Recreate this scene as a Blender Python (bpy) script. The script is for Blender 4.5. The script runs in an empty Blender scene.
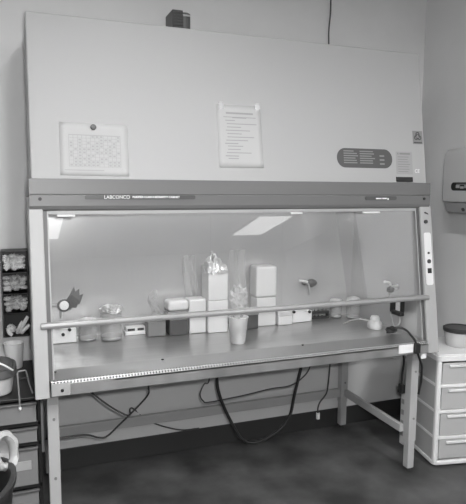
import bpy, bmesh, math, random
from mathutils import Vector, Matrix, noise
random.seed(7)
S = bpy.context.scene
COL = S.collection
V = Vector

# ------------------------------------------------------------------ materials
def mat(name, g, rough=0.5, metal=0.0, spec=0.5):
    m = bpy.data.materials.new(name); m.use_nodes = True
    b = m.node_tree.nodes['Principled BSDF']
    b.inputs['Base Color'].default_value = (g, g, g, 1)
    b.inputs['Roughness'].default_value = rough
    b.inputs['Metallic'].default_value = metal
    b.inputs['Specular IOR Level'].default_value = spec
    return m

def noisy(name, g0, g1, scale, rough=0.5, metal=0.0, stretch=(1, 1, 1), detail=4, bump=0.0, lo=0.35, hi=0.65, spec=0.5, r2=None):
    m = mat(name, g0, rough, metal, spec)
    nt = m.node_tree; b = nt.nodes['Principled BSDF']
    tc = nt.nodes.new('ShaderNodeTexCoord'); mp = nt.nodes.new('ShaderNodeMapping')
    mp.inputs['Scale'].default_value = stretch
    nz = nt.nodes.new('ShaderNodeTexNoise'); nz.inputs['Scale'].default_value = scale; nz.inputs['Detail'].default_value = detail
    rp = nt.nodes.new('ShaderNodeValToRGB')
    rp.color_ramp.elements[0].position = lo; rp.color_ramp.elements[1].position = hi
    rp.color_ramp.elements[0].color = (g0, g0, g0, 1); rp.color_ramp.elements[1].color = (g1, g1, g1, 1)
    nt.links.new(tc.outputs['Object'], mp.inputs['Vector']); nt.links.new(mp.outputs['Vector'], nz.inputs['Vector'])
    nt.links.new(nz.outputs['Fac'], rp.inputs['Fac']); nt.links.new(rp.outputs['Color'], b.inputs['Base Color'])
    if r2 is not None:
        mr = nt.nodes.new('ShaderNodeMapRange'); mr.inputs['To Min'].default_value = rough; mr.inputs['To Max'].default_value = r2
        nt.links.new(nz.outputs['Fac'], mr.inputs['Value']); nt.links.new(mr.outputs['Result'], b.inputs['Roughness'])
    if bump:
        bp = nt.nodes.new('ShaderNodeBump'); bp.inputs['Strength'].default_value = bump; bp.inputs['Distance'].default_value = 0.01
        nt.links.new(nz.outputs['Fac'], bp.inputs['Height']); nt.links.new(bp.outputs['Normal'], b.inputs['Normal'])
    return m

def sheer(name, g, alpha, rough=0.3, fres=1.45, gloss=0.0):
    """clear or milky film: transparent mixed with a glossy/diffuse skin"""
    m = bpy.data.materials.new(name); m.use_nodes = True
    nt = m.node_tree; nt.nodes.clear()
    out = nt.nodes.new('ShaderNodeOutputMaterial')
    tr = nt.nodes.new('ShaderNodeBsdfTransparent'); df = nt.nodes.new('ShaderNodeBsdfDiffuse'); gl = nt.nodes.new('ShaderNodeBsdfGlossy')
    df.inputs['Color'].default_value = (g, g, g, 1); gl.inputs['Roughness'].default_value = rough
    gl.inputs['Color'].default_value = (1, 1, 1, 1)
    m1 = nt.nodes.new('ShaderNodeMixShader'); m1.inputs['Fac'].default_value = alpha
    nt.links.new(tr.outputs[0], m1.inputs[1]); nt.links.new(df.outputs[0], m1.inputs[2])
    m2 = nt.nodes.new('ShaderNodeMixShader'); 
    if name == 'sash_glass':
        fr = nt.nodes.new('ShaderNodeFresnel'); fr.inputs['IOR'].default_value = fres
        nt.links.new(fr.outputs[0], m2.inputs['Fac'])
    else:
        lw = nt.nodes.new('ShaderNodeLayerWeight'); pw = nt.nodes.new('ShaderNodeMath'); pw.operation = 'POWER'; pw.inputs[1].default_value = 4
        ma = nt.nodes.new('ShaderNodeMath'); ma.operation = 'MULTIPLY_ADD'; ma.inputs[1].default_value = .5; ma.inputs[2].default_value = .04
        nt.links.new(lw.outputs['Facing'], pw.inputs[0]); nt.links.new(pw.outputs[0], ma.inputs[0]); nt.links.new(ma.outputs[0], m2.inputs['Fac'])
    nt.links.new(m1.outputs[0], m2.inputs[1]); nt.links.new(gl.outputs[0], m2.inputs[2])
    nt.links.new(m2.outputs[0], out.inputs['Surface'])
    return m

def emit(name, s):
    m = bpy.data.materials.new(name); m.use_nodes = True
    nt = m.node_tree; nt.nodes.clear()
    out = nt.nodes.new('ShaderNodeOutputMaterial'); e = nt.nodes.new('ShaderNodeEmission'); e.inputs['Strength'].default_value = s
    nt.links.new(e.outputs[0], out.inputs['Surface'])
    return m

def perforated(name, g, rough, pitch, rad, ylim):
    m = mat(name, g, rough, 1.0)
    nt = m.node_tree; b = nt.nodes['Principled BSDF']
    tc = nt.nodes.new('ShaderNodeTexCoord')
    sc = nt.nodes.new('ShaderNodeVectorMath'); sc.operation = 'SCALE'; sc.inputs['Scale'].default_value = 1 / pitch
    frc = nt.nodes.new('ShaderNodeVectorMath'); frc.operation = 'FRACTION'
    sub = nt.nodes.new('ShaderNodeVectorMath'); sub.operation = 'SUBTRACT'; sub.inputs[1].default_value = (.5, .5, .5)
    mul = nt.nodes.new('ShaderNodeVectorMath'); mul.operation = 'MULTIPLY'; mul.inputs[1].default_value = (1, 1, 0)
    ln = nt.nodes.new('ShaderNodeVectorMath'); ln.operation = 'LENGTH'
    lt = nt.nodes.new('ShaderNodeMath'); lt.operation = 'GREATER_THAN'; lt.inputs[1].default_value = rad; sx = nt.nodes.new('ShaderNodeSeparateXYZ'); gy = nt.nodes.new('ShaderNodeMath'); gy.operation = 'GREATER_THAN'; gy.inputs[1].default_value = ylim; orr = nt.nodes.new('ShaderNodeMath'); orr.operation = 'MAXIMUM'
    mx = nt.nodes.new('ShaderNodeMix'); mx.data_type = 'RGBA'
    mx.inputs['A'].default_value = (.07, .07, .07, 1); mx.inputs['B'].default_value = (g, g, g, 1)
    L = nt.links.new
    sh = nt.nodes.new('ShaderNodeVectorMath'); sh.operation = 'ADD'; sh.inputs[1].default_value = (0, .3785-.0130*.5, 0); L(tc.outputs['Object'], sh.inputs[0]); L(sh.outputs[0], sc.inputs[0]); L(sc.outputs[0], frc.inputs[0]); L(frc.outputs[0], sub.inputs[0]); L(sub.outputs[0], mul.inputs[0])
    L(mul.outputs[0], ln.inputs[0]); L(ln.outputs['Value'], lt.inputs[0]); L(tc.outputs['Object'], sx.inputs[0]); L(sx.outputs['Y'], gy.inputs[0]); L(gy.outputs[0], orr.inputs[0]); L(lt.outputs[0], orr.inputs[1]); L(orr.outputs[0], mx.inputs['Factor']); L(mx.outputs['Result'], b.inputs['Base Color'])
    L(orr.outputs[0], b.inputs['Metallic'])
    return m

M = dict(
    wall=noisy('painted_wall', .66, .70, 3, .7, bump=.02),
    ceil=mat('ceiling_tile', .7, .8),
    floor=noisy('sealed_concrete', .036, .125, 3.4, .45, stretch=(1, 1, 1), detail=10, lo=.36, hi=.72, r2=.62),
    base=mat('vinyl_base', .038, .45),
    paint=mat('cabinet_enamel', .385, .6),
    paint2=mat('post_enamel', .39, .45),
    header=mat('header_grey', .145, .4),
    header2=mat('header_strip', .085, .35),
    steel=noisy('brushed_steel', .72, .74, 14, .20, .5, stretch=(6, 1, .25), detail=3, r2=.26),
    steelh=noisy('brushed_tray', .48, .53, 10, .27, .8, stretch=(.3, 5, 1), detail=2, r2=.32),
    apron=noisy('apron_steel', .42, .60, 5, .50, 1.0, stretch=(1.2, .3, .3), detail=2),
    grille=perforated('perforated_steel', .58, .42, .0130, .30, -.365),
    chrome=mat('chrome', .75, .15, 1.0),
    handle=mat('satin_rail', .30, .35, .2),
    glass=sheer('sash_glass', .5, .03, .0, 1.5),
    jar=sheer('jar_glass', .75, .12, .05, 1.55),
    film=sheer('plastic_film', .85, .30, .18, 1.5),
    milky=sheer('milky_plastic', .75, .70, .25, 1.45),
    drawer=sheer('drawer_plastic', .62, .70, .3, 1.4),
    black=mat('black_rubber', .012, .45),
    dark=mat('dark_plastic', .045, .4),
    dark2=mat('charcoal_plastic', .09, .45),
    grey=mat('grey_plastic', .22, .45),
    mid=mat('mid_plastic', .36, .45),
    white=mat('white_plastic', .80, .4),
    whiter=mat('white_card', .86, .6),
    offw=mat('frosted_plastic', .74, .45),
    paper=mat('paper', .46, .8),
    ink=mat('ink', .31, .8), ink2=mat('table_ink', .36, .8),
    inkd=mat('dark_ink', .06, .6),
    foil=noisy('foil', .55, .8, 30, .3, .6, bump=.4),
    glove=noisy('nitrile', .36, .72, 9, .55),
    glovew=noisy('pale_nitrile', .66, .88, 9, .55),
    stand=mat('stand_enamel', .45, .42),
    label=mat('label_grey', .075, .5), labt=mat('label_print', .22, .6),
    stick=mat('sticker_grey', .33, .5),
    disp=mat('dispenser_plastic', .46, .35),
    disp2=mat('dispenser_tray', .30, .4),
    cart=mat('cart_frame', .012, .4),
    cdraw=sheer('cart_drawer_plastic', .24, .85, .22, 1.45),
    cord=mat('cord_black', .015, .4), cordg=mat('cord_grey', .07, .5),
    lamp=emit('lamp_diffuser', 22.0), lampn=emit('near_lamp_diffuser', 66.0), lampd=emit('dimmed_lamp_diffuser', 3.2),  # far diffusers set weaker so their reflection in the sash stays faint
    tubelamp=emit('tube_lamp', 9.0),
    liner=sheer('bin_liner', .42, .75, .3),
    bin=mat('bin_plastic', .022, .4),
)

# ------------------------------------------------------------------ helpers
def box(bm, x0, x1, y0, y1, z0, z1):
    vs = [bm.verts.new(p) for p in ((x0,y0,z0),(x1,y0,z0),(x1,y1,z0),(x0,y1,z0),(x0,y0,z1),(x1,y0,z1),(x1,y1,z1),(x0,y1,z1))]
    for f in ((3,2,1,0),(4,5,6,7),(0,1,5,4),(1,2,6,5),(2,3,7,6),(3,0,4,7)): bm.faces.new([vs[i] for i in f])
    return vs

def prism_x(bm, prof, x0, x1):
    """profile of (y, z) points pushed along x"""
    a = [bm.verts.new((x0, y, z)) for y, z in prof]; b = [bm.verts.new((x1, y, z)) for y, z in prof]
    bm.faces.new(a); bm.faces.new(b[::-1]); n = len(prof)
    for i in range(n): bm.faces.new((a[i], b[i], b[(i+1) % n], a[(i+1) % n]))

def prism_y(bm, prof, y0, y1, slope=0.0):
    """profile of (x, z) points pushed along y (slope leans it with z)"""
    a = [bm.verts.new((x, y0 + slope*z, z)) for x, z in prof]; b = [bm.verts.new((x, y1 + slope*z, z)) for x, z in prof]
    bm.faces.new(a); bm.faces.new(b[::-1]); n = len(prof)
    for i in range(n): bm.faces.new((a[i], b[i], b[(i+1) % n], a[(i+1) % n]))

def prism_z(bm, prof, z0, z1, s1=1.0):
    cx = sum(p[0] for p in prof)/len(prof); cy = sum(p[1] for p in prof)/len(prof)
    a = [bm.verts.new((x, y, z0)) for x, y in prof]; b = [bm.verts.new((cx+(x-cx)*s1, cy+(y-cy)*s1, z1)) for x, y in prof]
    bm.faces.new(a); bm.faces.new(b[::-1]); n = len(prof)
    for i in range(n): bm.faces.new((a[i], b[i], b[(i+1) % n], a[(i+1) % n]))

def rrect(x0, x1, y0, y1, r, n=5):
    out = []
    for cx, cy, a0 in ((x1-r, y1-r, 0), (x0+r, y1-r, 90), (x0+r, y0+r, 180), (x1-r, y0+r, 270)):
        for i in range(n+1):
            a = math.radians(a0 + 90*i/n); out.append((cx + r*math.cos(a), cy + r*math.sin(a)))
    return out

def lathe(bm, prof, c, n=28, axis=(0, 0, 1), close=True):
    """(radius, height) profile turned round an axis through c"""
    q = V((0, 0, 1)).rotation_difference(V(axis)); rings = []
    for r, h in prof:
        if r < 1e-6: rings.append([bm.verts.new(V(c) + q @ V((0, 0, h)))])
        else: rings.append([bm.verts.new(V(c) + q @ V((r*math.cos(2*math.pi*i/n), r*math.sin(2*math.pi*i/n), h))) for i in range(n)])
    for A, B in zip(rings, rings[1:]):
        for i in range(n):
            j = (i+1) % n
            if len(A) == 1 and len(B) == 1: continue
            if len(A) == 1: bm.faces.new((A[0], B[j], B[i]))
            elif len(B) == 1: bm.faces.new((A[i], A[j], B[0]))
            else: bm.faces.new((A[i], A[j], B[j], B[i]))

def cyl(bm, c, r, h, axis=(0, 0, 1), n=20):
    lathe(bm, [(0, 0), (r, 0), (r, h), (0, h)], c, n, axis)

def spline(pts, n=8):
    P = [V(p) for p in pts]; P = [P[0]*2-P[1]] + P + [P[-1]*2-P[-2]]; out = []
    for i in range(1, len(P)-2):
        for k in range(n):
            t = k/n; a, b, c, d = P[i-1:i+3]
            out.append(.5*((2*b) + (c-a)*t + (2*a-5*b+4*c-d)*t*t + (3*b-a-3*c+d)*t**3))
    out.append(P[-2]); return out

def tube(bm, pts, r, n=8, smooth=True):
    P = spline(pts) if smooth else [V(p) for p in pts]
    up = V((0, 0, 1)); prev = None
    for i, p in enumerate(P):
        t = (P[min(i+1, len(P)-1)] - P[max(i-1, 0)]).normalized()
        u = t.cross(up if abs(t.z) < .95 else V((1, 0, 0))).normalized()
        if prev is not None:
            u = (prev_u - t*prev_u.dot(t)).normalized()
        w = t.cross(u); prev_u = u
        ring = [bm.verts.new(p + r*(math.cos(2*math.pi*k/n)*u + math.sin(2*math.pi*k/n)*w)) for k in range(n)]
        if prev is not None:
            for k in range(n): bm.faces.new((prev[k], prev[(k+1) % n], ring[(k+1) % n], ring[k]))
        else: bm.faces.new(ring[::-1])
        prev = ring
    bm.faces.new(prev)

def lump(bm, c, rad, amp, freq, seed=0, sub=3, flat=None):
    """crumpled blob: ridged noise pushed out of an ellipsoid"""
    d = bmesh.ops.create_icosphere(bm, subdivisions=sub, radius=1.0)
    for v in d['verts']:
        n = v.co.normalized(); s = V((seed*3.7, seed*1.3, seed*5.1))
        k = abs(noise.noise(n*freq + s))*2 - .5 + .5*noise.noise(n*freq*2.3 + s)
        p = V((n.x*rad[0], n.y*rad[1], n.z*rad[2]))*(1 + amp*k)
        if flat is not None and p.z < flat: p.z = flat
        v.co = V(c) + p

def sheet(bm, fn, nu, nv, th=0.0):
    g = [[bm.verts.new(fn(i/nu, j/nv)) for i in range(nu+1)] for j in range(nv+1)]
    for j in range(nv):
        for i in range(nu): bm.faces.new((g[j][i], g[j][i+1], g[j+1][i+1], g[j+1][i]))

def link(o):
    COL.objects.link(o); return o

def thing(name, label, cat, loc=(0, 0, 0), group=None, rz=0):
    o = link(bpy.data.objects.new(name, None)); o.empty_display_size = .05
    o.location = loc; o.rotation_euler = (0, 0, rz); o['label'] = label; o['category'] = cat
    if group: o['group'] = group
    return o

def obj(name, bm, m, parent=None, bev=0.0, smooth=False, label=None, local=False, seg=2):
    """one mesh object; shapes are given in room coordinates and moved under the parent's base"""
    bmesh.ops.recalc_face_normals(bm, faces=bm.faces[:])
    me = bpy.data.meshes.new(name); bm.to_mesh(me); bm.free()
    if parent is not None and not local:
        base = V((0, 0, 0)); p = parent
        while p is not None: base += p.location; p = p.parent
        me.transform(Matrix.Translation(-base))
    me.materials.append(M[m] if isinstance(m, str) else m)
    o = link(bpy.data.objects.new(name, me)); o.parent = parent
    if smooth:
        for f in me.polygons: f.use_smooth = True
        me.set_sharp_from_angle(angle=math.radians(40))
    if bev:
        b = o.modifiers.new('bevel', 'BEVEL'); b.width = bev; b.segments = seg; b.limit_method = 'ANGLE'; b.angle_limit = math.radians(35)
    if label: o['label'] = label
    return o

def single(name, bm, m, label, cat, group=None, base=None, **k):
    """a thing that is one mesh"""
    if base is not None:
        bmesh.ops.translate(bm, verts=bm.verts[:], vec=-V(base))
    o = obj(name, bm, m, None, **k)
    if base is not None: o.location = base
    o['label'] = label; o['category'] = cat
    if group: o['group'] = group
    return o

def struct(name, bm, m, **k):
    o = obj(name, bm, m, **k); o['kind'] = 'structure'; return o

def text(name, s, size, loc, m, parent, sx=1.0, rx=math.pi/2, depth=.0006, bold=0.0, outline=False):
    cu = bpy.data.curves.new(name, 'FONT'); cu.body = s; cu.size = size; cu.extrude = depth; cu.offset = bold
    cu.align_x = 'LEFT'; cu.align_y = 'CENTER'
    t = bpy.data.objects.new(name, cu); COL.objects.link(t)
    dg = bpy.context.evaluated_depsgraph_get(); dg.update()
    me = bpy.data.meshes.new_from_object(t.evaluated_get(dg)); me.name = name
    bpy.data.objects.remove(t); bpy.data.curves.remove(cu)
    me.transform(Matrix.Translation(loc) @ Matrix.Rotation(rx, 4, 'X') @ Matrix.Diagonal((sx, 1, 1, 1)))
    base = V((0, 0, 0)); p = parent
    while p is not None: base += p.location; p = p.parent
    me.transform(Matrix.Translation(-base))
    me.materials.clear(); me.materials.append(M[m])
    o = link(bpy.data.objects.new(name, me)); o.parent = parent
    return o

NB = bmesh.new
SL = .155                                  # lean of the cabinet's front
def fy(z, off=0.0): return SL*z - .1867 - off   # y of the leaning front at height z
LEAN = math.atan(SL)

# ------------------------------------------------------------------ setting
XW0, XW1, XFAR, YB, YF, ZC = -2.6, 2.40, 5.2, .67, -8.2, 2.75
b = NB(); box(b, XW0-.1, XFAR+.1, YF-.1, YB+.1, -.08, 0); struct('floor', b, 'floor')
b = NB(); box(b, XW0-.1, XFAR+.1, YF-.1, YB+.1, ZC, ZC+.08); struct('ceiling', b, 'ceil')
b = NB(); box(b, XW0-.1, XFAR+.1, YB, YB+.1, 0, ZC); struct('wall_back', b, 'wall')
b = NB(); box(b, XW1, XW1+.12, -1.25, YB, 0, ZC); struct('wall_right', b, 'wall')
b = NB(); box(b, XFAR, XFAR+.1, YF, YB, 0, ZC); struct('wall_far_right', b, 'wall')
b = NB(); box(b, XW0-.1, XW0, YF, YB, 0, ZC); struct('wall_left', b, 'wall')
b = NB(); box(b, XW0, XFAR, YF-.1, YF, 0, ZC); struct('wall_front', b, 'wall')
b = NB(); box(b, XW0, XW1, YB-.008, YB, 0, .118); struct('baseboard_back', b, 'base', bev=.002)
b = NB(); box(b, XW1-.008, XW1, -1.25, YB-.008, 0, .118); struct('baseboard_right', b, 'base', bev=.002)
b = NB(); box(b, XW1-.02, XW1+.14, -1.50, -1.25, 0, ZC); struct('added_dark_upright_1', b, 'black')  # unseen black upright, added to reflect as a dark band in the steel

def troffer(cx, cy, label, lamp='lamp', w=.56, l=1.3):
    t = thing('ceiling_light', label, 'ceiling light', (cx, cy, ZC), 'ceiling lights of the room')
    b = NB()
    for x0, x1, y0, y1 in ((-w/2-.03, -w/2, -l/2-.03, l/2+.03), (w/2, w/2+.03, -l/2-.03, l/2+.03), (-w/2, w/2, -l/2-.03, -l/2), (-w/2, w/2, l/2, l/2+.03)):
        box(b, cx+x0, cx+x1, cy+y0, cy+y1, ZC-.03, ZC)
    obj('frame', b, 'white', t)
    b = NB(); box(b, cx-w/2, cx+w/2, cy-l/2, cy+l/2, ZC-.018, ZC-.006); obj('diffuser', b, lamp, t)
troffer(.36, -1.9, 'white recessed ceiling light nearest the safety cabinet', 'lampn', .2)
troffer(.23, -5.72, 'white recessed ceiling light far behind in the left row', 'lampd')
troffer(3.62, -5.78, 'white recessed ceiling light far behind in the right row', 'lampd')
troffer(2.2, -2.6, 'added fill light recessed in the ceiling in front of the end of the side wall')  # extra lamp added to brighten the room, outside the two lamp rows
troffer(3.62, -2.6, 'white recessed ceiling light beyond the end of the side wall')

# ------------------------------------------------------------------ safety cabinet
W = 1.96; ZT = 2.233; ZH1 = 1.557; ZH0 = 1.425; ZP = .682; ZW = .76
XL, XR, YI = .06, 1.845, .56              # inside faces of the work chamber
cab = thing('biosafety_cabinet', 'large pale grey biosafety cabinet with a sloping front, glass sash and steel work surface', 'lab cabinet', (.98, .3, .68))
b = NB(); prism_x(b, [(fy(1.475), 1.475), (fy(ZT), ZT), (.655, ZT), (.655, 1.475)], .004, W-.004)
obj('upper_housing', b, 'paint', cab, bev=.006)
for x0, x1 in ((-.008, XL-.012), (1.897, W+.008)):
    b = NB(); prism_x(b, [(fy(ZP)+.05, ZP), (fy(1.475)+.05, 1.475), (.655, 1.475), (.655, ZP)], x0, x1)
    obj('side_panel', b, 'paint2', cab, bev=.003)
b = NB(); box(b, XL-.012, XR+.012, .60, .655, ZP, 1.475); obj('rear_panel', b, 'paint', cab)
b = NB(); box(b, XL-.012, XR+.012, YI, .60, ZW-.02, 1.475)
for k in range(1, 4): box(b, XL+.25*k*1.75, XL+.25*k*1.75+.002, YI-.001, YI, ZW+.02, 1.43)
obj('back_baffle', b, 'steel', cab, label='brushed steel back baffle')
for xb, xf, o in ((XL, XL, -.010), (XR, 1.886, .010)):
    b = NB(); vs = [b.verts.new(p) for z in (ZW-.02, 1.475) for p in ((xb, YI, z), (xf, fy(z)+.028, z), (xf+o, fy(z)+.028, z), (xb+o, YI, z))]
    for f in ((0,1,2,3), (4,5,6,7), (0,1,5,4), (1,2,6,5), (2,3,7,6), (3,0,4,7)): b.faces.new([vs[i] for i in f])
    obj('side_liner', b, 'steel', cab, label='brushed steel side wall')
b = NB(); box(b, XL, XR+.035, .045, YI, ZW-.018, ZW); obj('work_surface', b, 'steelh', cab, label='brushed steel work surface')
b = NB(); prism_x(b, [(-.083, .730), (-.083, .738), (-.073, .748), (.03, .764), (.043, .764), (.043, .730)], XL-.008, XR+.045)
obj('front_grille', b, 'grille', cab, label='perforated steel intake grille')
b = NB(); prism_x(b, [(-.083, .688), (-.083, .7375), (-.070, .7375), (-.066, .729), (-.066, .70), (.0, .70), (.0, .688)], .05, 1.905)
obj('front_apron', b, 'apron', cab, bev=.002, label='steel front lip')
b = NB(); box(b, XL-.01, XR+.01, -.06, .60, .688, .70); obj('bottom_pan', b, 'grey', cab)
b = NB(); box(b, .052, .125, -.086, -.083, .69, .742); pl = obj('bracket_plate', b, 'mid', cab, bev=.002)
b = NB(); cyl(b, (.093, -.086, .713), .006, .004, (0, -1, 0)); obj('screw', b, 'black', pl)
b = NB(); box(b, .125, .30, -.0845, -.083, .695, .738); obj('trim_strip', b, 'apron', cab)
for x in (.042, .5, 1.2):
    b = NB(); cyl(b, (x+.03, .02 if x > .05 else .0, .763), .006, .003); obj('screw', b, 'black', cab, smooth=True)

# header with the writing
b = NB()
prism_x(b, [(.031, ZH1-.062), (.034, ZH1), (.09, ZH1+.002), (.09, ZH0), (.046, ZH0), (.036, ZH0+.008), (.031, ZH0+.022), (.031, ZH1-.068), (.034, ZH1-.066), (.034, ZH1-.064)], -.006, W+.006)
hd = obj('header_bar', b, 'header', cab, bev=.0025, label='mid grey header bar')
b = NB(); prism_y(b, rrect(.21, .685, 1.473, 1.491, .006), .028, .034); obj('name_strip', b, 'header2', hd)
b = NB(); prism_y(b, rrect(1.565, 1.752, 1.468, 1.488, .009), .028, .034); obj('model_strip', b, 'header2', hd)
text('lettering', 'LABCONCO', .0205, (.288, .0275, 1.482), 'white', hd, .95)
text('lettering', 'PURIFIER CLASS II BIOSAFETY CABINET', .0125, (.407, .0275, 1.4825), 'whiter', hd, .955, bold=.0003)
b = NB(); box(b, 1.628, 1.660, .0268, .0285, 1.4735, 1.4795); box(b, 1.664, 1.692, .0268, .0285, 1.4735, 1.480); box(b, 1.696, 1.704, .0268, .0285, 1.4695, 1.4785)
obj('lettering', b, 'whiter', hd)
for x in (.035, 1.925):
    b = NB(); cyl(b, (x, .031, 1.475), .007, .004, (0, -1, 0)); obj('screw', b, 'black', hd, smooth=True)

# posts on both sides of the sash
for k, (x0, x1) in enumerate(((-.010, .045), (1.905, 1.976))):
    b = NB(); prism_x(b, [(fy(ZP), ZP), (fy(ZH0+.01), ZH0+.01), (fy(ZH0+.01)+.07, ZH0+.01), (fy(ZP)+.07, ZP)], x0, x1)
    post = obj('post', b, 'paint2', cab, bev=.004)
    sx0, sx1 = ((.045, .060) if k == 0 else (1.890, 1.905))
    b = NB(); prism_x(b, [(fy(.75)+.012, .75), (fy(1.435)+.012, 1.435), (fy(1.435)+.055, 1.435), (fy(.75)+.055, .75)], sx0, sx1)
    obj('sash_seal', b, 'dark2', cab)
    sx0, sx1 = ((.060, .066) if k == 0 else (1.884, 1.890))
    b = NB(); prism_x(b, [(fy(.75)+.014, .75), (fy(1.435)+.014, 1.435), (fy(1.435)+.05, 1.435), (fy(.75)+.05, .75)], sx0, sx1)
    obj('sash_track', b, 'mid', cab)
    if k == 1:
        b = NB(); prism_y(b, rrect(1.918, 1.962, 1.03, 1.30, .012), -.1867-.003, -.1867+.004, SL); pan = obj('control_panel', b, 'offw', post)
        for z, r in ((1.195, .006), (1.152, .011)):
            b = NB(); cyl(b, (1.940, fy(z)-.003, z), r, .004, (0, -1, SL)); obj('button', b, 'dark', pan, smooth=True)
        b = NB(); prism_y(b, [(1.929, 1.091), (1.953, 1.091), (1.953, 1.117), (1.929, 1.117)], -.1867-.006, -.1867, SL); obj('switch', b, 'black', pan, bev=.001)
        b = NB(); cyl(b, (1.934, fy(1.356), 1.356), .010, .008, (0, -1, SL)); obj('key_lock', b, 'dark', post, smooth=True)
        b = NB(); prism_y(b, [(1.928, 1.405), (1.933, 1.399), (1.955, 1.392), (1.953, 1.399), (1.936, 1.408)], -.1867-.002, -.1867+.001, SL); obj('arrow_mark', b, 'dark', post)
for z in (1.70, 2.0, 1.95):
    b = NB(); cyl(b, (.012, fy(z), z), .004, .002, (0, -1, SL)); obj('screw', b, 'mid', cab)

# sash
b = NB(); prism_x(b, [(fy(.972)+.018, .972), (fy(1.432)+.018, 1.432), (fy(1.432)+.024, 1.432), (fy(.972)+.024, .972)], .064, 1.888)
sash = obj('glass_sash', b, 'glass', cab, label='clear leaning glass sash')
b = NB(); prism_x(b, [(-.048, .957), (-.052, .968), (-.048, .980), (-.030, .982), (-.018, .976), (-.018, .957)], .020, 1.925); obj('handle', b, 'handle', sash, bev=.003, label='pale metal handle rail')
b = NB(); prism_x(b, [(fy(1.415)+.012, 1.412), (fy(1.415)+.012, 1.426), (fy(1.415)+.04, 1.428), (fy(1.415)+.04, 1.412)], .066, 1.886); obj('top_rail', b, 'mid', sash)
for x0, x1 in ((.10, .17), (1.16, 1.22), (1.56, 1.66)):
    b = NB(); prism_x(b, [(fy(1.405)+.002, 1.403), (fy(1.405)+.002, 1.410), (fy(1.405)+.012, 1.411), (fy(1.405)+.012, 1.403)], x0, x1); obj('clip', b, 'offw', sash)

# work light under the canopy
b = NB(); box(b, .20, 1.70, .10, .19, 1.466, 1.475); wl = obj('work_light', b, 'white', cab, label='long lamp under the canopy')
b = NB(); cyl(b, (.24, .145, 1.452), .013, 1.42, (1, 0, 0), 16); obj('lamp_tube', b, 'tubelamp', wl, smooth=True)

# stickers on the sloping front
def on_front(prof, off=.0006, th=.0006): # outline on the leaning front
    b = NB(); prism_y(b, prof, -.1867-off-th, -.1867, SL); return b
pill = obj('instruction_label', on_front(rrect(1.424, 1.748, 1.628, 1.724, .047, 9)), 'label', cab, label='dark rounded instruction label')
b = NB()
random.seed(3)
for k in range(6):
    z = 1.650 + k*.0115
    for x0, x1 in ((1.462, 1.545), (1.555, 1.645)):
        xe = x1 - random.random()*.025
        prism_y(b, [(x0, z), (xe, z), (xe, z+.0055), (x0, z+.0055)], -.1867-.0018, -.1867-.001, SL)
for k in range(3):
    z = 1.646 + k*.020
    prism_y(b, [(1.672, z), (1.700, z), (1.700, z+.008), (1.672, z+.008)], -.1867-.0018, -.1867-.001, SL)
obj('fine_print', b, 'labt', pill)
st = obj('rating_sticker', on_front([(1.772, 1.600), (1.872, 1.600), (1.872, 1.715), (1.772, 1.715)]), 'stick', cab)
b = NB()
for k in range(7):
    z = 1.612 + k*.0125; xe = 1.86 - random.random()*.02
    prism_y(b, [(1.782, z), (xe, z), (xe, z+.003), (1.782, z+.003)], -.1867-.0018, -.1867-.001, SL)
prism_y(b, [(1.779, 1.701), (1.790, 1.701), (1.784, 1.711)], -.1867-.0018, -.1867-.001, SL)
prism_y(b, [(1.795, 1.701), (1.86, 1.701), (1.86, 1.709), (1.795, 1.709)], -.1867-.0018, -.1867-.001, SL)
obj('fine_print', b, 'grey', st)
obj('dark_plate', on_front([(1.766, 1.562), (1.864, 1.562), (1.864, 1.586), (1.766, 1.586)], .004, .004), 'cart', cab, label='small black plate above the header')
# biohazard sign
bs = obj('biohazard_sticker', on_front([(1.884, 1.758), (1.945, 1.758), (1.945, 1.826), (1.884, 1.826)]), 'grey', cab, label='dark square biohazard sticker')
b = NB(); cx, cz = 1.9145, 1.797
def ring_front(b, x, z, r0, r1, a0, a1, n=14):
    A = [(a0 + (a1-a0)*i/n) for i in range(n+1)]
    for p, q in zip(A, A[1:]):
        prism_y(b, [(x+r0*math.cos(p), z+r0*math.sin(p)), (x+r1*math.cos(p), z+r1*math.sin(p)), (x+r1*math.cos(q), z+r1*math.sin(q)), (x+r0*math.cos(q), z+r0*math.sin(q))], -.1867-.002, -.1867-.001, SL)
for k in range(3):
    a = math.radians(90 + 120*k)
    ring_front(b, cx+.0115*math.cos(a), cz+.0115*math.sin(a), .0075, .0125, a-math.radians(150), a+math.radians(150))
ring_front(b, cx, cz, .010, .0135, 0, 2*math.pi)
prism_y(b, [(1.889, 1.762), (1.940, 1.762), (1.940, 1.768), (1.889, 1.768)], -.1867-.002, -.1867-.001, SL)
obj('biohazard_symbol', b, 'inkd', bs)
ce = text('approval_mark', 'CE', .026, (1.884, fy(1.617)-.001, 1.617), 'white', cab)

# ------------------------------------------------------------------ stand
st = thing('support_stand', 'pale grey steel stand with square legs carrying the safety cabinet', 'stand', (.98, .3, 0))
lw = .047
for (x, y, fx) in ((.036, .004, 0), (1.874, .004, 0), (.040, .614, 0), (1.830, .614, 0)):
    b = NB(); box(b, x, x+lw, y, y+lw, .17, ZP+.004); leg = obj('leg', b, 'stand', st, bev=.004)
    b = NB(); box(b, x+.003, x+lw-.003, y+.003, y+lw-.003, .018, .17); obj('inner_leg', b, 'stand', leg, bev=.003)
    b = NB(); cyl(b, (x+lw/2, y+lw/2, 0), .016, .020); obj('foot', b, 'dark', leg)
    for z in (.30, .56):
        b = NB(); cyl(b, (x+lw*.55, y, z), .006, .004, (0, -1, 0)); obj('bolt', b, 'grey', leg)
    if y < .1:
        b = NB(); box(b, x+.001, x+lw-.001, y-.006, y, .625, .684); obj('bracket', b, 'paint2', leg, bev=.002)
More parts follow.
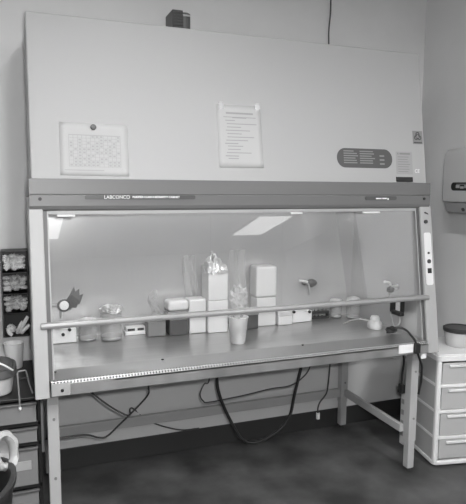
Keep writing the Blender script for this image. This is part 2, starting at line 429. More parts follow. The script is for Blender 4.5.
for x in (.055, 1.850):
    b = NB(); box(b, x, x+.026, .051, .614, .212, .254); obj('side_rail', b, 'stand', st, bev=.003)
b = NB(); box(b, .087, 1.830, .628, .655, .203, .256); obj('rear_rail', b, 'stand', st, bev=.003)

# ------------------------------------------------------------------ papers on the front
def paper(name, label, x0, z0, w, h, rot, printer, curl=0.0):
    root = thing(name, label, 'paper', (x0, fy(z0), z0))
    b = NB(); N = 10
    c, s = math.cos(rot), math.sin(rot)
    def pt(u, v, off):
        x = x0 + u*w*c - v*h*s; z = z0 + (u*w*s + v*h*c)
        return V((x, fy(z) - .0005 - off - curl*(max(0, u-.82)/.18)**2*(1-v)*.9 - curl*max(0, .12-v)/.12*.4, z))
    sheet(b, lambda u, v: pt(u, v, 0), N, N)
    p = obj('sheet', b, 'paper', root, smooth=True)
    so = p.modifiers.new('solid', 'SOLIDIFY'); so.thickness = .0004; so.offset = 0
    b = NB()
    def mark(u0, u1, v0, v1):
        q = [b.verts.new(pt(u, v, .0009)) for u, v in ((u0, v0), (u1, v0), (u1, v1), (u0, v1))]; b.faces.new(q)
    printer(mark); obj('print', b, 'ink' if name == 'notice' else 'ink2', root)
    return root
def grid(mark):
    for i in range(13): u = .13 + .75*i/12; mark(u-.003, u+.003, .17, .77)
    for j in range(11): v = .17 + .60*j/10; mark(.13, .88, v-.003, v+.003)
    for i in range(12):
        for j in range(10):
            if random.random() < .55: mark(.145+.0625*i, .145+.0625*i+.035, .185+.06*j, .185+.06*j+.03)
    mark(.06, .63, .095, .112); mark(.13, .88, .76, .775)
def lines(mark):
    mark(.20, .82, .855, .885); mark(.14, .88, .80, .812); mark(.34, .66, .79, .81)
    v = .745
    for k in range(11):
        a = .18 + (.03 if k % 3 else 0)
        mark(a, a + .2 + .5*random.random(), v, v+.014); v -= .053
        if k in (6, 9): mark(.15, .45, v, v+.016); v -= .04
random.seed(11)
sch = paper('schedule_sheet', 'white landscape sheet with a printed table at the left of the cabinet front', .118, 1.571, .282, .219, -.006, grid)
ntc = paper('notice', 'white portrait notice of typed lines taped to the middle of the cabinet front', .810, 1.617, .216, .284, .004, lines, .006)
for (x, z) in ((.83, 1.897), (1.01, 1.899)):
    b = NB(); prism_y(b, [(x-.012, z-.016), (x+.012, z-.014), (x+.012, z+.014), (x-.012, z+.016)], -.1867-.0032, -.1867-.0026, SL); obj('tape', b, 'film', ntc)
b = NB(); lathe(b, [(0, 0), (.012, 0), (.0125, .005), (.010, .009), (0, .010)], (.257, fy(1.772)-.002, 1.772), 18, (0, -1, SL))
single('magnet', b, 'dark', 'small round dark magnet holding the schedule sheet', 'magnet', base=(.257, fy(1.772), 1.772), smooth=True)

# ------------------------------------------------------------------ on top and above
t = thing('exhaust_box', 'black ribbed box standing on top of the cabinet', 'box', (.71, .35, ZT))
b = NB(); box(b, .654, .705, .29, .42, ZT, 2.348); 
for k in range(6): box(b, .653, .706, .286, .29, ZT+.03+k*.014, ZT+.036+k*.014)
obj('ribbed_cover', b, 'dark', t, bev=.004)
b = NB(); lathe(b, [(0, 0), (.030, 0), (.030, .114), (.025, .118), (0, .118)], (.727, .35, ZT), 24); obj('round_canister', b, 'dark2', t, smooth=True)
b = NB(); box(b, .708, .748, .3165, .3215, ZT+.098, ZT+.106); obj('tab', b, 'mid', t)
b = NB(); tube(b, [(1.694, .64, ZT), (1.692, .645, 2.36), (1.693, .65, 2.45), (1.701, .65, 2.55), (1.700, .65, 2.66), (1.702, .65, ZC)], .0045)
single('hanging_cord', b, 'cordg', 'thin dark cord dropping from the ceiling to the cabinet top', 'cord', base=(1.694, .64, ZT), smooth=True)

# ------------------------------------------------------------------ things on the work surface
Z = ZW + .0005
def jar(x, y, r, h, lid, label, foil=True, dome=False):
    t = thing('glass_jar', label, 'jar', (x, y, Z), 'glass jars on the work surface')
    hb = h - lid
    b = NB(); lathe(b, [(0, .004), (r*.9, .004), (r*.96, .008), (r*.96, hb*.8), (r*.86, hb), (r*.92, hb), (r, hb*.8), (r, .004), (r*.95, 0), (0, 0)], (x, y, Z), 32)
    obj('body', b, 'jar', t, smooth=True)
    b = NB()
    if foil:
        lump(b, (x, y, Z+hb+lid*.25), (r*.98, r*.98, lid*.62), .20, 3.4, seed=x*10, sub=4, flat=-lid*.7)
        obj('foil_cap', b, 'foil', t, smooth=False, label='crumpled foil cap')
    else:
        pr = [(0, hb-.012), (r*1.03, hb-.012), (r*1.03, hb+lid*.5), (r*.9, hb+lid*.8 if dome else hb+lid), (r*.5, hb+lid), (0, hb+lid)]
        lathe(b, pr, (x, y, Z), 28); obj('lid', b, 'offw', t, smooth=True, label='pale lid')
    b = NB(); lathe(b, [(0, .006), (r*.93, .006), (r*.93, hb*.14), (0, hb*.14)], (x, y, Z), 24); obj('contents', b, 'milky', t, smooth=True)
    return t
jar(.258, .478, .046, .118, .03, 'short glass jar with a foil cap at the left end of the work surface')
jar(.372, .452, .056, .182, .040, 'tall glass jar with a crumpled foil cap, the biggest of the jars', True)
jar(1.705, .505, .036, .108, .024, 'narrow glass jar with a flat pale lid near the back right corner', False)
jar(1.792, .452, .040, .128, .034, 'wider glass jar with a rounded pale lid near the back right corner', False, True)

def peg_box(x0, x1, y0, y1, h, label, pegs):
    t = thing('white_box', label, 'box', ((x0+x1)/2, (y0+y1)/2, Z))
    b = NB(); box(b, x0, x1, y0, y1, Z, Z+h); obj('body', b, 'whiter', t, bev=.005)
    for px, pz in pegs:
        b = NB(); cyl(b, (px, y0, pz), .008, .010, (0, -1, 0), 14); obj('peg', b, 'black', t, smooth=True, label='black peg')
peg_box(.078, .200, .445, .530, .074, 'white box with black pegs in the left corner of the work surface', ((.137, .806), (.168, .828)))
peg_box(1.392, 1.517, .452, .535, .066, 'bright white box with two black pegs right of the middle', ((1.385+.012, .826), (1.497, .820)))

t = thing('slide_tray', 'low white tray with dark slots between the tall jar and grey box', 'tray', (.505, .50, Z))
b = NB(); box(b, .448, .560, .485, .545, Z, Z+.018); obj('tray', b, 'whiter', t, bev=.003)
b = NB(); box(b, .455, .553, .489, .541, Z+.018, Z+.040); obj('rack', b, 'offw', t, bev=.002)
b = NB(); box(b, .460, .498, .4875, .489, Z+.023, Z+.035); box(b, .512, .545, .4875, .489, Z+.023, Z+.035); obj('slot', b, 'dark', t)

t = thing('tissue_box', 'grey box with a clear film standing out of it, left of the dark box', 'box', (.60, .46, Z))
b = NB(); box(b, .552, .646, .42, .50, Z, Z+.078); obj('body', b, 'grey', t, bev=.005)
b = NB(); box(b, .556, .642, .424, .496, Z+.078, Z+.084); obj('lid', b, 'mid', t, bev=.002)
b = NB(); sheet(b, lambda u, v: V((.575+.05*u*(1-.3*v)+.012*math.sin(7*v), .47+.018*math.sin(9*u+4*v), Z+.084+.15*v)), 10, 12); obj('film', b, 'film', t, smooth=True)

t = thing('tip_box', 'dark pipette tip box under the pale rounded box', 'box', (.71, .45, Z))
b = NB(); box(b, .662, .760, .405, .49, Z, Z+.082); obj('base', b, 'dark2', t, bev=.004)
b = NB(); box(b, .660, .762, .403, .492, Z+.082, Z+.115); obj('lid', b, 'offw', t, bev=.006, label='frosted lid')
t = thing('tip_box', 'pale rounded box lying on the dark tip box', 'box', (.71, .45, Z+.1155))
b = NB(); box(b, .655, .764, .410, .50, Z+.1155, Z+.126); obj('base', b, 'grey', t, bev=.003)
b = NB(); box(b, .655, .768, .408, .502, Z+.126, Z+.182); obj('lid', b, 'offw', t, bev=.018, seg=4)
t = thing('tip_box', 'white tip box with a frosted lid tucked against the left of the bagged tower', 'box', (.81, .46, Z))
b = NB(); box(b, .772, .862, .415, .50, Z, Z+.10); obj('base', b, 'white', t, bev=.004)
b = NB(); box(b, .770, .864, .413, .502, Z+.10, Z+.182); obj('lid', b, 'offw', t, bev=.008)

t = thing('bagged_tower', 'tall white square stack of boxes with a crumpled plastic bag on top', 'box stack', (.923, .455, Z))
b = NB(); box(b, .868, .977, .393, .515, Z, Z+.172); obj('lower_box', b, 'white', t, bev=.003)
b = NB(); box(b, .869, .976, .394, .514, Z+.174, Z+.338); obj('upper_box', b, 'offw', t, bev=.003)
b = NB()
def bagtop(u, v):
    # gathered film: wide skirt at the box rim, peak near the middle
    a = 2*math.pi*u; cs, sn = math.cos(a), math.sin(a); m = max(abs(cs), abs(sn))
    k = 1-v; n = noise.noise(V((3*cs, 3*sn, 5*v)))
    k = (1-v)**.6
    return V((.922 + (.060*cs/m)*k*(1+.16*n) - .012*v, .454 + (.066*sn/m)*k*(1+.15*n), Z+.318 + .085*v**.9 + .022*n + .012*noise.noise(V((9*cs, 9*sn, 9*v)))))
sheet(b, bagtop, 40, 12); bmesh.ops.remove_doubles(b, verts=b.verts[:], dist=.0004)
obj('bag_top', b, 'foil', t, label='crumpled clear plastic gathered over the top')
b = NB(); tube(b, [(.910, .455, Z+.395), (.908, .455, Z+.418), (.912, .457, Z+.428)], .008); obj('bag_tail', b, 'film', t, smooth=True)

b = NB()
def bagside(u, v):
    n = noise.noise(V((4*u, 5*v, 1.3)))
    return V((.775 + .075*u + .012*math.sin(5*v), .53 + .018*n - .02*math.sin(6*u), Z + .40*v + .012*n*v))
sheet(b, bagside, 14, 22)
single('plastic_bag', b, 'film', 'clear plastic bag standing behind the white tip box, left of the tower', 'bag', base=(.81, .53, Z), smooth=True)

t = thing('beaker', 'white tapered beaker holding a crumpled clear glove, in front of the tower', 'beaker', (.95, .172, Z))
b = NB(); lathe(b, [(0, 0), (.033, 0), (.036, .004), (.048, .128), (.051, .130), (.051, .133), (.045, .133), (.033, .006), (0, .006)], (.95, .172, Z), 32); obj('cup', b, 'white', t, smooth=True)
b = NB(); lump(b, (.950, .172, .985), (.042, .036, .062), .35, 2.4, seed=4, sub=4); lump(b, (.946, .172, .92), (.03, .028, .04), .25, 2.2, seed=6)
single('crumpled_glove', b, 'film', 'crumpled clear plastic glove stuffed into the white beaker', 'glove', base=(.95, .172, Z+.02), smooth=True)

t = thing('tip_box', 'dark tip box with a pale lid behind the beaker', 'box', (1.13, .44, Z))
b = NB(); box(b, 1.088, 1.158, .40, .48, Z, Z+.078); obj('base', b, 'dark2', t, bev=.004)
b = NB(); box(b, 1.070, 1.160, .395, .485, Z+.078, Z+.098); obj('lid', b, 'mid', t, bev=.004)
t = thing('plain_tower', 'tall plain white stack of boxes with a rounded top, right of the beaker', 'box stack', (1.225, .49, Z))
b = NB(); box(b, 1.165, 1.280, .440, .535, Z, Z+.16); obj('lower_box', b, 'offw', t, bev=.004)
b = NB(); box(b, 1.160, 1.284, .436, .538, Z+.162, Z+.335); obj('upper_box', b, 'offw', t, bev=.012, seg=3)
b = NB(); sheet(b, lambda u, v: V((1.045+.09*u+.01*math.sin(6*v), .535+.012*math.sin(8*u+3*v), Z+.42*v)), 12, 16)
single('plastic_bag', b, 'film', 'clear plastic bag standing against the steel back, left of the plain tower', 'bag', base=(1.09, .535, Z), smooth=True)
t = thing('tip_box', 'small white tip box with a frosted lid right of the plain tower', 'box', (1.335, .46, Z))
b = NB(); box(b, 1.292, 1.376, .425, .50, Z, Z+.050); obj('base', b, 'white', t, bev=.004)
b = NB(); box(b, 1.290, 1.378, .423, .502, Z+.050, Z+.078); obj('lid', b, 'offw', t, bev=.006)

t = thing('tube_rack', 'low dark tube rack behind the bright white box', 'rack', (1.59, .52, Z))
b = NB(); box(b, 1.535, 1.655, .495, .545, Z, Z+.012); box(b, 1.535, 1.655, .495, .545, Z+.03, Z+.045)
for x in (1.535, 1.645): box(b, x, x+.010, .495, .545, Z+.012, Z+.03)
obj('frame', b, 'dark', t)
for k in range(4):
    b = NB(); cyl(b, (1.556+k*.026, .52, Z+.0125), .008, .05, n=12); obj('tube', b, 'mid', t, smooth=True)

# pale dome shaped stopper with its tube
t = thing('dome_stopper', 'white two tiered dome near the right end of the grille', 'stopper', (1.766, .195, Z))
b = NB(); lathe(b, [(0, 0), (.036, 0), (.041, .008), (.041, .030), (.034, .040), (.027, .046), (.027, .058), (.020, .070), (0, .074)], (1.766, .195, Z), 28); obj('dome', b, 'whiter', t, smooth=True)
b = NB(); tube(b, [(1.735, .20, Z+.045), (1.70, .25, Z+.046), (1.675, .29, Z+.030), (1.65, .33, Z+.004)], .003); obj('tube', b, 'offw', t, smooth=True)

# service valves of the chamber
def valve(c, wall, label, dial=False):
    x, y, z = c; d = V(wall)
    t = thing('service_valve', label, 'valve', c)
    b = NB(); 
    L = .05
    cyl(b, V(c) - d*.0, .018, .008, d, 18); obj('flange', b, 'chrome', t, smooth=True)
    b = NB(); cyl(b, V(c), .008, L, d, 14); s = V(c)+d*L
    tube(b, [s, s + V((0, 0, -.004)) + d*.01, s + V((0, -.01, -.03)) + d*.014, s + V((0, -.012, -.06)) + d*.014], .006)
    obj('spout', b, 'mid', t, smooth=True)
    return t, s
t, s = valve((XR, .11, 1.005), (-1, 0, 0), 'small valve with a pale lever on the right steel wall')
b = NB(); tube(b, [s + V((0, 0, .008)), s + V((-.005, 0, .022)), s + V((-.045, -.01, .032))], .007); obj('lever', b, 'whiter', t, smooth=True, label='pale lever')
b = NB(); lump(b, s + V((-.005, -.01, -.012)), (.022, .02, .016), .2, 2, 3); obj('body', b, 'dark2', t, smooth=True)
t, s = valve((1.515, YI, .972), (0, -1, 0), 'small valve with a pale lever on the steel back wall')
b = NB(); tube(b, [s + V((0, 0, .008)), s + V((-.02, 0, .016)), s + V((-.055, 0, .020))], .007); obj('lever', b, 'whiter', t, smooth=True, label='pale lever')
b = NB(); lump(b, s + V((.03, .01, .0)), (.035, .02, .024), .2, 2, 5); obj('body', b, 'dark2', t, smooth=True)
t, s = valve((XL, .36, .970), (1, 0, 0), 'valve with a round white dial on the left steel wall')
b = NB(); lathe(b, [(0, -.008), (.030, -.008), (.030, .004), (.024, .006), (0, .002)], (.138, .345, .970), 24, (.1, -1, .1)); dl = obj('dial_case', b, 'dark', t, smooth=True)
b = NB(); lathe(b, [(0, .003), (.023, .003), (.020, .009), (0, .012)], (.138, .345, .970), 20, (.1, -1, .1)); obj('dial_face', b, 'whiter', dl, smooth=True)
b = NB(); random.seed(5)
for k, (dx, dz, wd) in enumerate(((.062, .070, .024), (.082, .042, .020), (.040, .078, .018), (.058, .012, .022), (.03, -.02, .018))):
    base = V((.150, .37, .972)); tip = base + V((dx, .01*(k % 3), dz)); mid = (base+tip)/2 + V((.012, -.012, -.006))
    side = (tip-base).cross(V((0, 1, 0))).normalized()*wd
    q = [base-side*.6, base+side*.6, mid+side, tip, mid-side]
    f0 = [b.verts.new(p + V((0, -.004, 0))) for p in q]; f1 = [b.verts.new(p + V((0, .004, 0))) for p in q]
    b.faces.new(f0); b.faces.new(f1[::-1])
    for i in range(5): b.faces.new((f0[i], f0[(i+1) % 5], f1[(i+1) % 5], f1[i]))
single('rag', b, 'dark2', 'dark pointed rag tied to the dial valve at the left', 'rag', base=(.150, .37, .972), bev=.002)

t = thing('outlet_box', 'black electric outlet box on the right steel wall', 'outlet', (XR, .07, .895))
b = NB(); box(b, XR-.022, XR-.0005, .045, .145, .862, .938); obj('box', b, 'black', t, bev=.003)
b = NB(); box(b, XR-.03, XR-.022, .055, .085, .880, .935); obj('cover', b, 'whiter', t, bev=.002, label='pale cover flap')
b = NB(); box(b, XR-.05, XR-.022, .018, .095, .862, .884); obj('plug', b, 'black', t, bev=.005)
b = NB(); tube(b, [(XR-.03, .05, .866), (XR-.035, .04, .82), (XR-.045, .07, .80), (XR-.05, .09, .84), (XR-.05, .10, .862)], .004); obj('loop', b, 'mid', t, smooth=True)

# black connector lying on the grille with its cord over the lip
t = thing('black_connector', 'black plug lying on the grille with its cord hanging over the lip', 'plug', (1.78, .03, .77))
b = NB(); lump(b, (1.765, .045, .788), (.034, .022, .020), .3, 2.0, 9, 3, -.018); obj('plug', b, 'black', t, smooth=True)
b = NB(); tube(b, [(1.765, .045, .792), (1.80, .03, .800), (1.822, .0, .794), (1.822, -.05, .772), (1.820, -.092, .745), (1.824, -.098, .70), (1.862, -.085, .63), (1.890, -.055, .575), (1.897, -.045, .52), (1.885, -.045, .455)], .0062); obj('cord', b, 'cord', t, smooth=True)
b = NB(); box(b, 1.808, 1.836, -.106, -.0835, .697, .747); obj('clamp', b, 'black', t, bev=.003)

# stickers / tags on the lip
b = NB(); box(b, 1.718, 1.806, -.0852, -.0835, .700, .744); single('white_label', b, 'whiter', 'blank white label stuck on the right end of the steel lip', 'label', base=(1.762, -.0843, .722))
b = NB(); box(b, 1.866, 1.900, -.075, -.006, .655, .6865); single('white_tag', b, 'white', 'small white tag block under the right post', 'tag', base=(1.88, -.03, .67), bev=.002)

# ------------------------------------------------------------------ cords under the cabinet
def cord(pts, r, m, label, name='cord'):
    b = NB(); tube(b, pts, r)
    return single(name, b, m, label, 'cord', base=pts[0], smooth=True)
zb = .688
cord([(.885, .3, zb), (.885, .3, .53), (.900, .3, .45), (.935, .3, .36), (.982, .3, .265), (1.02, .3, .20), (1.06, .3, .172), (1.11, .3, .163), (1.17, .3, .175), (1.25, .3, .215), (1.31, .3, .287), (1.335, .3, .398), (1.37, .3, .54), (1.40, .3, zb)], .0085, 'cord', 'thick black hose hanging in a deep loop under the cabinet')
cord([(.872, .35, zb), (.858, .35, .52), (.832, .35, .504), (.809, .35, .452), (.826, .35, .412), (.864, .35, .401), (1.063, .35, .414), (1.21, .35, .430), (1.332, .35, .434), (1.406, .35, .469), (1.455, .35, .53), (1.48, .35, zb)], .0038, 'cordg', 'thin grey cord slung almost flat under the cabinet, beside the thick hose')
cord([(.20, .3, zb), (.215, .3, .58), (.253, .3, .545), (.313, .3, .488), (.374, .3, .439), (.43, .31, .404), (.47, .50, .36), (.52, .662, .29), (.618, .663, .20), (.781, .663, .130), (.90, .656, .124)], .0042, 'cordg', 'dark cord slanting down to the right from under the left end of the cabinet')
cord([(.524, .29, zb), (.524, .29, .547), (.523, .29, .511), (.483, .29, .465), (.383, .29, .377), (.318, .29, .324), (.276, .29, .324), (.216, .29, .346), (.10, .29, .349), (.035, .30, .35)], .0046, 'cord', 'dark cord running down left and then level towards the left leg')
t = thing('plug_cord', 'thin cord ending in a small white plug, hanging at the right under the cabinet', 'cord', (1.645, .45, zb))
b = NB(); tube(b, [(1.645, .45, zb), (1.643, .45, .50), (1.634, .45, .367), (1.622, .45, .313), (1.583, .45, .269), (1.57, .45, .234), (1.571, .45, .20)], .0045); obj('cord', b, 'cordg', t, smooth=True)
b = NB(); cyl(b, (1.571, .45, .168), .011, .036, n=12); obj('plug', b, 'white', t, smooth=True, label='white plug')
t = thing('power_strip', 'pale upright power strip fixed behind the front right leg', 'power strip', (1.895, .07, .13))
b = NB(); box(b, 1.879, 1.915, .0525, .090, .13, .455); obj('body', b, 'stand', t, bev=.004)
for z in (.18, .24, .30, .36):
    b = NB(); box(b, 1.8775, 1.879, .06, .082, z, z+.028); obj('socket', b, 'grey', t)
t = thing('strip_plug', 'black plug and cord in the top of the pale power strip', 'plug', (1.88, .07, .44))
b = NB(); box(b, 1.852, 1.877, .050, .088, .425, .475); obj('plug', b, 'black', t, bev=.006)
b = NB(); tube(b, [(1.864, .069, .475), (1.866, .069, .53), (1.872, .069, .60), (1.868, .08, zb)], .006); obj('cord', b, 'cord', t, smooth=True)

# ------------------------------------------------------------------ left: glove rack on the wall
rx0, rx1, ry0, ry1 = -.136, -.012, .55, YB
t = thing('glove_rack', 'dark wall rack of four cells stuffed with gloves, left of the cabinet', 'rack', (-.07, .61, .787))
b = NB()
for x in (rx0, rx1-.006): box(b, x, x+.006, ry0, ry1-.001, .787, 1.212)
box(b, rx0, rx1, ry1-.006, ry1-.001, .787, 1.212); obj('case', b, 'dark', t)
cells = [(1.108, 1.206), (1.004, 1.100), (.908, .996), (.793, .900)]
for z in (1.206, 1.100, .996, .900, .787):
    b = NB(); box(b, rx0+.006, rx1-.006, ry0, ry1-.006, z, z+.006); obj('shelf', b, 'cart', t)
lab = ['crumpled white gloves filling the top cell of the wall rack', 'crumpled grey gloves filling the second cell from the top of the wall rack',
       'crumpled grey gloves filling the third cell from the top of the wall rack', 'white gloves spilling from the bottom cell of the wall rack']
for k, (z0, z1) in enumerate(cells):
    b = NB(); zc = (z0+z1)/2; h = z1-z0
    if k < 3:
        lump(b, (-.074, .600, zc-.002), (.044, .040, h*.36), .26, 3.8, seed=k+2, sub=5)
        random.seed(40+k)
        for j in range(9):
            x = -.110 + .036*(j % 3) + random.uniform(-.006, .006); zz = zc + (-.024, 0, .022)[j//3] + random.uniform(-.004, .004)
            lump(b, (x, .562+random.uniform(0, .012), zz), (random.uniform(.014, .021), .018, random.uniform(.010, .017)), .4, 1.7, seed=j*3+k*31, sub=3)
    else:
        lump(b, (-.10, .59, z0+.028), (.022, .03, .020), .3, 3, seed=8, sub=4)
        for j, (xa, xb_, za, zb_) in enumerate(((-.060, -.020, .80, .885), (-.072, -.045, .80, .86), (-.115, -.095, .82, .795), (-.05, -.012, .798, .842))):
            P = spline([(xa, .575, za), ((xa+xb_)/2-.004, .555, (za+zb_)/2), (xb_, .552, zb_)], 6)
            tube(b, [tuple(p) for p in P], .009, 8, False)
    single('glove_bundle', b, 'glovew' if k in (0, 3) else 'glove', lab[k], 'gloves', 'glove bundles in the wall rack', base=(-.069, .60, z0+.006), smooth=True)

# black cart with drawers
CT = .668
t = thing('drawer_cart', 'black framed cart with grey translucent drawers at the left edge', 'drawer cart', (-.2, .27, 0))
b = NB()
cx0, cx1, cy0, cy1 = -.42, .011, .0, .53
box(b, cx0, cx1, cy0, cy1, CT-.012, CT)
for z in (.556, .471, .287, .08): box(b, cx0, cx1, cy0, cy1, z-.009, z+.009)
for x in (cx0, cx1-.014):
    for y in (cy0, cy1-.014): box(b, x, x+.014, y, y+.014, .03, CT)
box(b, cx0, cx1, cy1-.004, cy1, .03, CT)
obj('frame', b, 'cart', t, bev=.002)
for x in (cx0+.03, cx1-.03):
    for y in (cy0+.03, cy1-.03):
        b = NB(); cyl(b, (x, y, 0), .02, .034); obj('foot', b, 'black', t)
for z0, z1 in ((.567, .650), (.482, .545), (.298, .460), (.091, .276)):
    b = NB(); X0, X1 = cx0+.018, cx1-.018
    box(b, X0, X1, -.012, -.006, z0, z1)
    box(b, X0, X0+.004, -.006, cy1-.02, z0, z1-.01); box(b, X1-.004, X1, -.006, cy1-.02, z0, z1-.01); box(b, X0, X1, -.006, cy1-.02, z0, z0+.004)
    d = obj('drawer', b, 'cdraw', t, bev=.002)
    b = NB(); box(b, X0-.003, X1+.003, -.020, -.004, z1-.010, z1+.001); obj('rim', b, 'dark2', d, bev=.003)
    if z0 == .298:
        b = NB(); box(b, X1-.085, X1-.025, -.015, -.012, z0+.42*(z1-z0), z0+.66*(z1-z0)); obj('label_holder', b, 'mid', d, bev=.002)

t = thing('white_bin', 'small white open bin standing on the black cart under the glove rack', 'bin', (-.087, .43, CT))
b = NB()
P0 = [(.034, 0), (.036, .004), (.044, .118), (.046, .120), (.042, .120), (.033, .006), (0, .006)]
lathe(b, [(0, 0)] + P0, (-.088, .435, CT+.0005), 28); obj('body', b, 'white', t, smooth=True)

t = thing('food_tub', 'rounded translucent tub with a dark lid and white handle on the cart top', 'tub', (-.18, .13, CT))
b = NB(); prism_z(b, rrect(-.268, -.098, .04, .22, .06, 8), CT+.0005, CT+.075, 1.13); obj('body', b, 'milky', t, bev=.008, smooth=True)
b = NB(); prism_z(b, rrect(-.290, -.076, .02, .24, .075, 8), CT+.075, CT+.112, .96); prism_z(b, rrect(-.280, -.086, .03, .23, .07, 8), CT+.112, CT+.126, .82); obj('lid', b, 'dark2', t, bev=.006, smooth=True)
b = NB(); tube(b, [(-.20, .018, CT+.085), (-.17, .0, CT+.16), (-.13, .0, CT+.150), (-.090, .03, CT+.112)], .004); obj('handle', b, 'white', t, smooth=True)

t = thing('wire_stand', 'thin bent wire stand on the front edge of the black cart', 'stand', (-.045, .0, CT))
b = NB(); tube(b, [(-.068, -.024, .640), (-.070, -.024, .70), (-.073, -.022, .782), (-.070, -.02, .788), (-.045, -.01, .788), (-.041, -.008, .784), (-.030, .02, .72), (-.018, .035, CT+.004)], .0035, 8, False); obj('wire', b, 'grey', t, smooth=True)
b = NB(); tube(b, [(-.070, -.022, .758), (-.036, .004, .752)], .0028, 8, False); obj('cross_wire', b, 'dark', t, smooth=True)
b = NB(); lump(b, (-.068, -.026, .636), (.006, .006, .008), .1, 2); obj('tip', b, 'white', t, smooth=True, label='white tip')

# bin with its bag in front of the cart
bx, by, BH, BR = -.330, -.62, .665, .250
t = thing('trash_bin', 'dark round waste bin at the lower left corner, lined with a white bag', 'bin', (bx, by, 0))
b = NB(); lathe(b, [(0, 0), (BR*.78, 0), (BR*.80, .012), (BR*.96, BH-.02), (BR, BH-.016), (BR, BH-.004), (BR-.006, BH), (BR-.016, BH), (BR*.94-.014, BH-.03), (BR*.77, .014), (0, .014)], (bx, by, 0), 56); obj('body', b, 'bin', t, smooth=True)
b = NB()
cb = V((-.116, -.535, .698)); ax = V((.62, -.72, .32)).normalized(); e1 = ax.cross(V((0, 0, 1))).normalized(); e2 = e1.cross(ax)
def loop(u, v):
    a = 2*math.pi*u; k = 2*math.pi*v; n = noise.noise(V((2*math.cos(a), 2*math.sin(a), 1.5*math.cos(k))))
    r = .014 + .004*n; ro = V((0, 0, 0))
    d = e1*(.036*math.cos(a)) + e2*(.050*math.sin(a)); nd = d.normalized()
    return cb + d*(1+.05*n) + nd*(r*math.cos(k)) + ax*(r*1.3*math.sin(k))
sheet(b, loop, 40, 10)
def pouch(u, v):
    a = 2*math.pi*u; d = e1*(.036*math.cos(a)) + e2*(.050*math.sin(a))
    n = noise.noise(V((2*math.cos(a), 2*math.sin(a), 3*v)))
    return cb + d*(1-v*.96) - ax*(.06*math.sin(v*1.5)) + V((0, 0, .01*n))
sheet(b, pouch, 40, 8)
single('bin_bag', b, 'liner', 'white plastic bag bulging over the rim of the dark waste bin', 'bag', base=tuple(cb), smooth=True)

# ------------------------------------------------------------------ right: plastic drawer tower, tub, dispenser
a = math.radians(-11)
t = thing('drawer_tower', 'white plastic tower of translucent drawers standing right of the stand', 'drawer unit', (2.037, -.006, 0), rz=a)
TW, TD, TH = .315, .36, .637
def rbox(b, x0, x1, y0, y1, z0, z1, r=.03): prism_z(b, rrect(x0, x1, y0, y1, r, 5), z0, z1)
b = NB(); rbox(b, 0, TW, 0, TD, .012, .036); obj('base', b, 'white', t, bev=.006, local=True)
b = NB(); rbox(b, -.003, TW+.003, -.006, TD, TH-.035, TH-.006); rbox(b, .012, TW-.012, .008, TD-.012, TH-.006, TH, .03); obj('top', b, 'white', t, bev=.006, local=True)
levels = [.036, .170, .318, .464, .602]
for k in (1, 2, 3):
    b = NB(); rbox(b, .004, TW-.004, -.002, TD-.004, levels[k]-.009, levels[k]+.009); obj('shelf', b, 'white', t, bev=.003, local=True)
for x in (.002, TW-.030):
    for y in (0, TD-.03):
        b = NB(); rbox(b, x, x+.028, y, y+.03, .036, TH-.035, .011); obj('corner_post', b, 'white', t, local=True, smooth=True)
b = NB(); box(b, .006, .010, .028, TD-.028, .036, TH-.035); obj('side_wall', b, 'drawer', t, local=True)
b = NB(); box(b, TW-.010, TW-.006, .028, TD-.028, .036, TH-.035); obj('side_wall', b, 'drawer', t, local=True)
for k in range(4):
    z0, z1 = levels[k]+.012, levels[k+1]-.012
    b = NB(); box(b, .034, TW-.034, .004, .010, z0, z1); box(b, .034, .038, .010, TD-.03, z0, z1-.015); box(b, TW-.038, TW-.034, .010, TD-.03, z0, z1-.015); box(b, .034, TW-.034, .010, TD-.03, z0, z0+.004)
    d = obj('drawer', b, 'drawer', t, local=True, bev=.002)
    b = NB(); box(b, .07, TW-.07, -.008, .004, z1-.022, z1-.008); obj('grip', b, 'offw', d, local=True, bev=.003)
    b = NB(); lump(b, (.16, .12, z0+.042), (.095, .075, .03), .35, 2.5, seed=k+20, sub=3); obj('contents', b, 'mid', d, local=True, smooth=True)
for x in (.04, TW-.04):
    for y in (.04, TD-.04):
        b = NB(); cyl(b, (x, y, 0), .018, .014); obj('foot', b, 'black', t, local=True)

t = thing('round_tub', 'round translucent tub with a dark lid on the white drawer tower', 'tub', (2.285, .12, TH))
b = NB(); lathe(b, [(0, 0), (.064, 0), (.070, .006), (.080, .085), (.077, .085), (.067, .008), (0, .006)], (2.285, .12, TH+.0005), 32); obj('body', b, 'milky', t, smooth=True)
b = NB(); lathe(b, [(0, .004), (.062, .004), (.068, .055), (0, .058)], (2.285, .12, TH+.003), 24); obj('contents', b, 'mid', t, smooth=True)
b = NB(); lathe(b, [(0, .084), (.084, .084), (.086, .088), (.086, .104), (.080, .108), (.074, .102), (0, .102)], (2.285, .12, TH), 32); obj('lid', b, 'dark', t, smooth=True, label='dark lid')

b = NB(); pts = []
n0, n1 = 26, 8
for i in range(n0):
    A = 2*math.pi*i/n0; ring = []
    for k in range(n1):
        B = 2*math.pi*k/n1; r = .030 + .010*math.cos(B); ring.append(b.verts.new((2.20 + r*math.cos(A), .30 + .016*math.sin(B), TH+.0405 + r*math.sin(A))))
    pts.append(ring)
for i in range(n0):
    for k in range(n1): b.faces.new((pts[i][k], pts[(i+1) % n0][k], pts[(i+1) % n0][(k+1) % n1], pts[i][(k+1) % n1]))
single('tape_roll', b, 'black', 'black roll of tape on the drawer tower, half behind the right post', 'tape', base=(2.20, .30, TH), smooth=True)

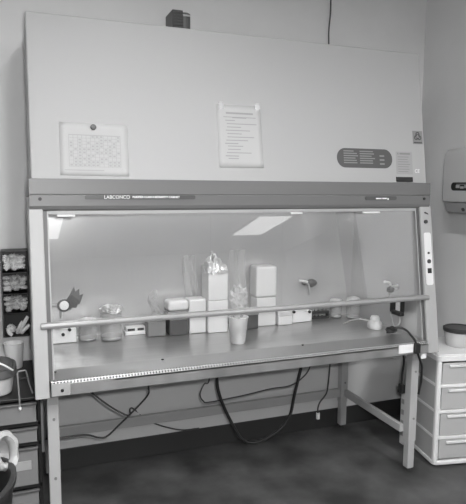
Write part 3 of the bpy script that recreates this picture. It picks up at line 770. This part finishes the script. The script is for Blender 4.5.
t = thing('towel_dispenser', 'pale paper towel dispenser with a dark oval badge on the right wall', 'dispenser', (XW1, .02, 1.40))
y0, y1 = -.19, .180
def prism_d(b, prof, ya, yb, tp=0.0):   # (x, z) outline pushed along y
    prism_y(b, prof, ya, yb)
b = NB(); prism_d(b, [(XW1-.0005, 1.455), (2.172, 1.455), (2.168, 1.475), (2.168, 1.66), (2.172, 1.715), (2.184, 1.738), (2.21, 1.748), (XW1-.0005, 1.755)], y0, y1)
obj('cover', b, 'disp', t, bev=.008, seg=3, smooth=True)
b = NB(); prism_d(b, [(XW1-.0005, 1.452), (2.176, 1.452), (2.196, 1.405), (2.215, 1.392), (XW1-.0005, 1.392)], y0+.006, y1-.006)
obj('lower_tray', b, 'disp2', t, bev=.006)
b = NB(); prism = rrect(-.135, .110, 1.518, 1.562, .020, 8)
va = [b.verts.new((2.1665, y, z)) for y, z in prism]; vb = [b.verts.new((2.170, y, z)) for y, z in prism]
b.faces.new(va); b.faces.new(vb[::-1])
for i in range(len(va)): b.faces.new((va[i], vb[i], vb[(i+1) % len(va)], va[(i+1) % len(va)]))
bd = obj('badge', b, 'black', t, label='dark oval badge')
b = NB()
for ya, yb, z0, z1 in ((.045, .072, 1.532, 1.548), (.015, .040, 1.529, 1.541), (-.015, .010, 1.532, 1.548), (-.045, -.020, 1.529, 1.548), (-.075, -.050, 1.532, 1.548), (-.05, .07, 1.551, 1.553)): box(b, 2.1655, 2.1668, ya, yb, z0, z1)
obj('badge_print', b, 'mid', bd)
b = NB(); cyl(b, (2.192, .035, 1.418), .010, .006, (-1, 0, -.4)); obj('lock', b, 'dark', t, smooth=True)

# ------------------------------------------------------------------ camera, world, view
cam = bpy.data.cameras.new('camera'); co = link(bpy.data.objects.new('camera', cam)); S.camera = co
ya, pi, ro = .3638, -.1147, .0075
c, s = math.cos(ya), math.sin(ya); cp, sp = math.cos(pi), math.sin(pi); cr, sr = math.cos(ro), math.sin(ro)
X = V((c, -s, 0)); Y = V((s, c, 0)); Zv = V((0, 0, 1)); F = cp*Y + sp*Zv; U = -sp*Y + cp*Zv
R = cr*X + sr*U; U2 = -sr*X + cr*U
m = Matrix((R, U2, -F)).transposed().to_4x4(); m.translation = V((-.0506, -2.3757, 1.5293)); co.matrix_world = m
cam.sensor_fit = 'VERTICAL'; cam.sensor_height = 24; cam.lens = 565.83/504*24; cam.clip_start = .05; cam.clip_end = 60

fl = bpy.data.lights.new('camera_flash', 'POINT'); fl.energy = 76; fl.shadow_soft_size = .03
fo = link(bpy.data.objects.new('camera_flash', fl)); fo.location = (.02, -2.37, 1.60)

w = bpy.data.worlds.new('room_air'); S.world = w; w.use_nodes = True
w.node_tree.nodes['Background'].inputs['Color'].default_value = (.5, .5, .5, 1); w.node_tree.nodes['Background'].inputs['Strength'].default_value = .3
S.cycles.use_denoising = True
S.cycles.max_bounces = 10; S.cycles.transparent_max_bounces = 16; S.cycles.caustics_reflective = False; S.cycles.caustics_refractive = False
S.view_settings.view_transform = 'Standard'; S.view_settings.look = 'None'; S.view_settings.gamma = 1.0; S.view_settings.use_curve_mapping = False
S.view_settings.exposure = 0.32
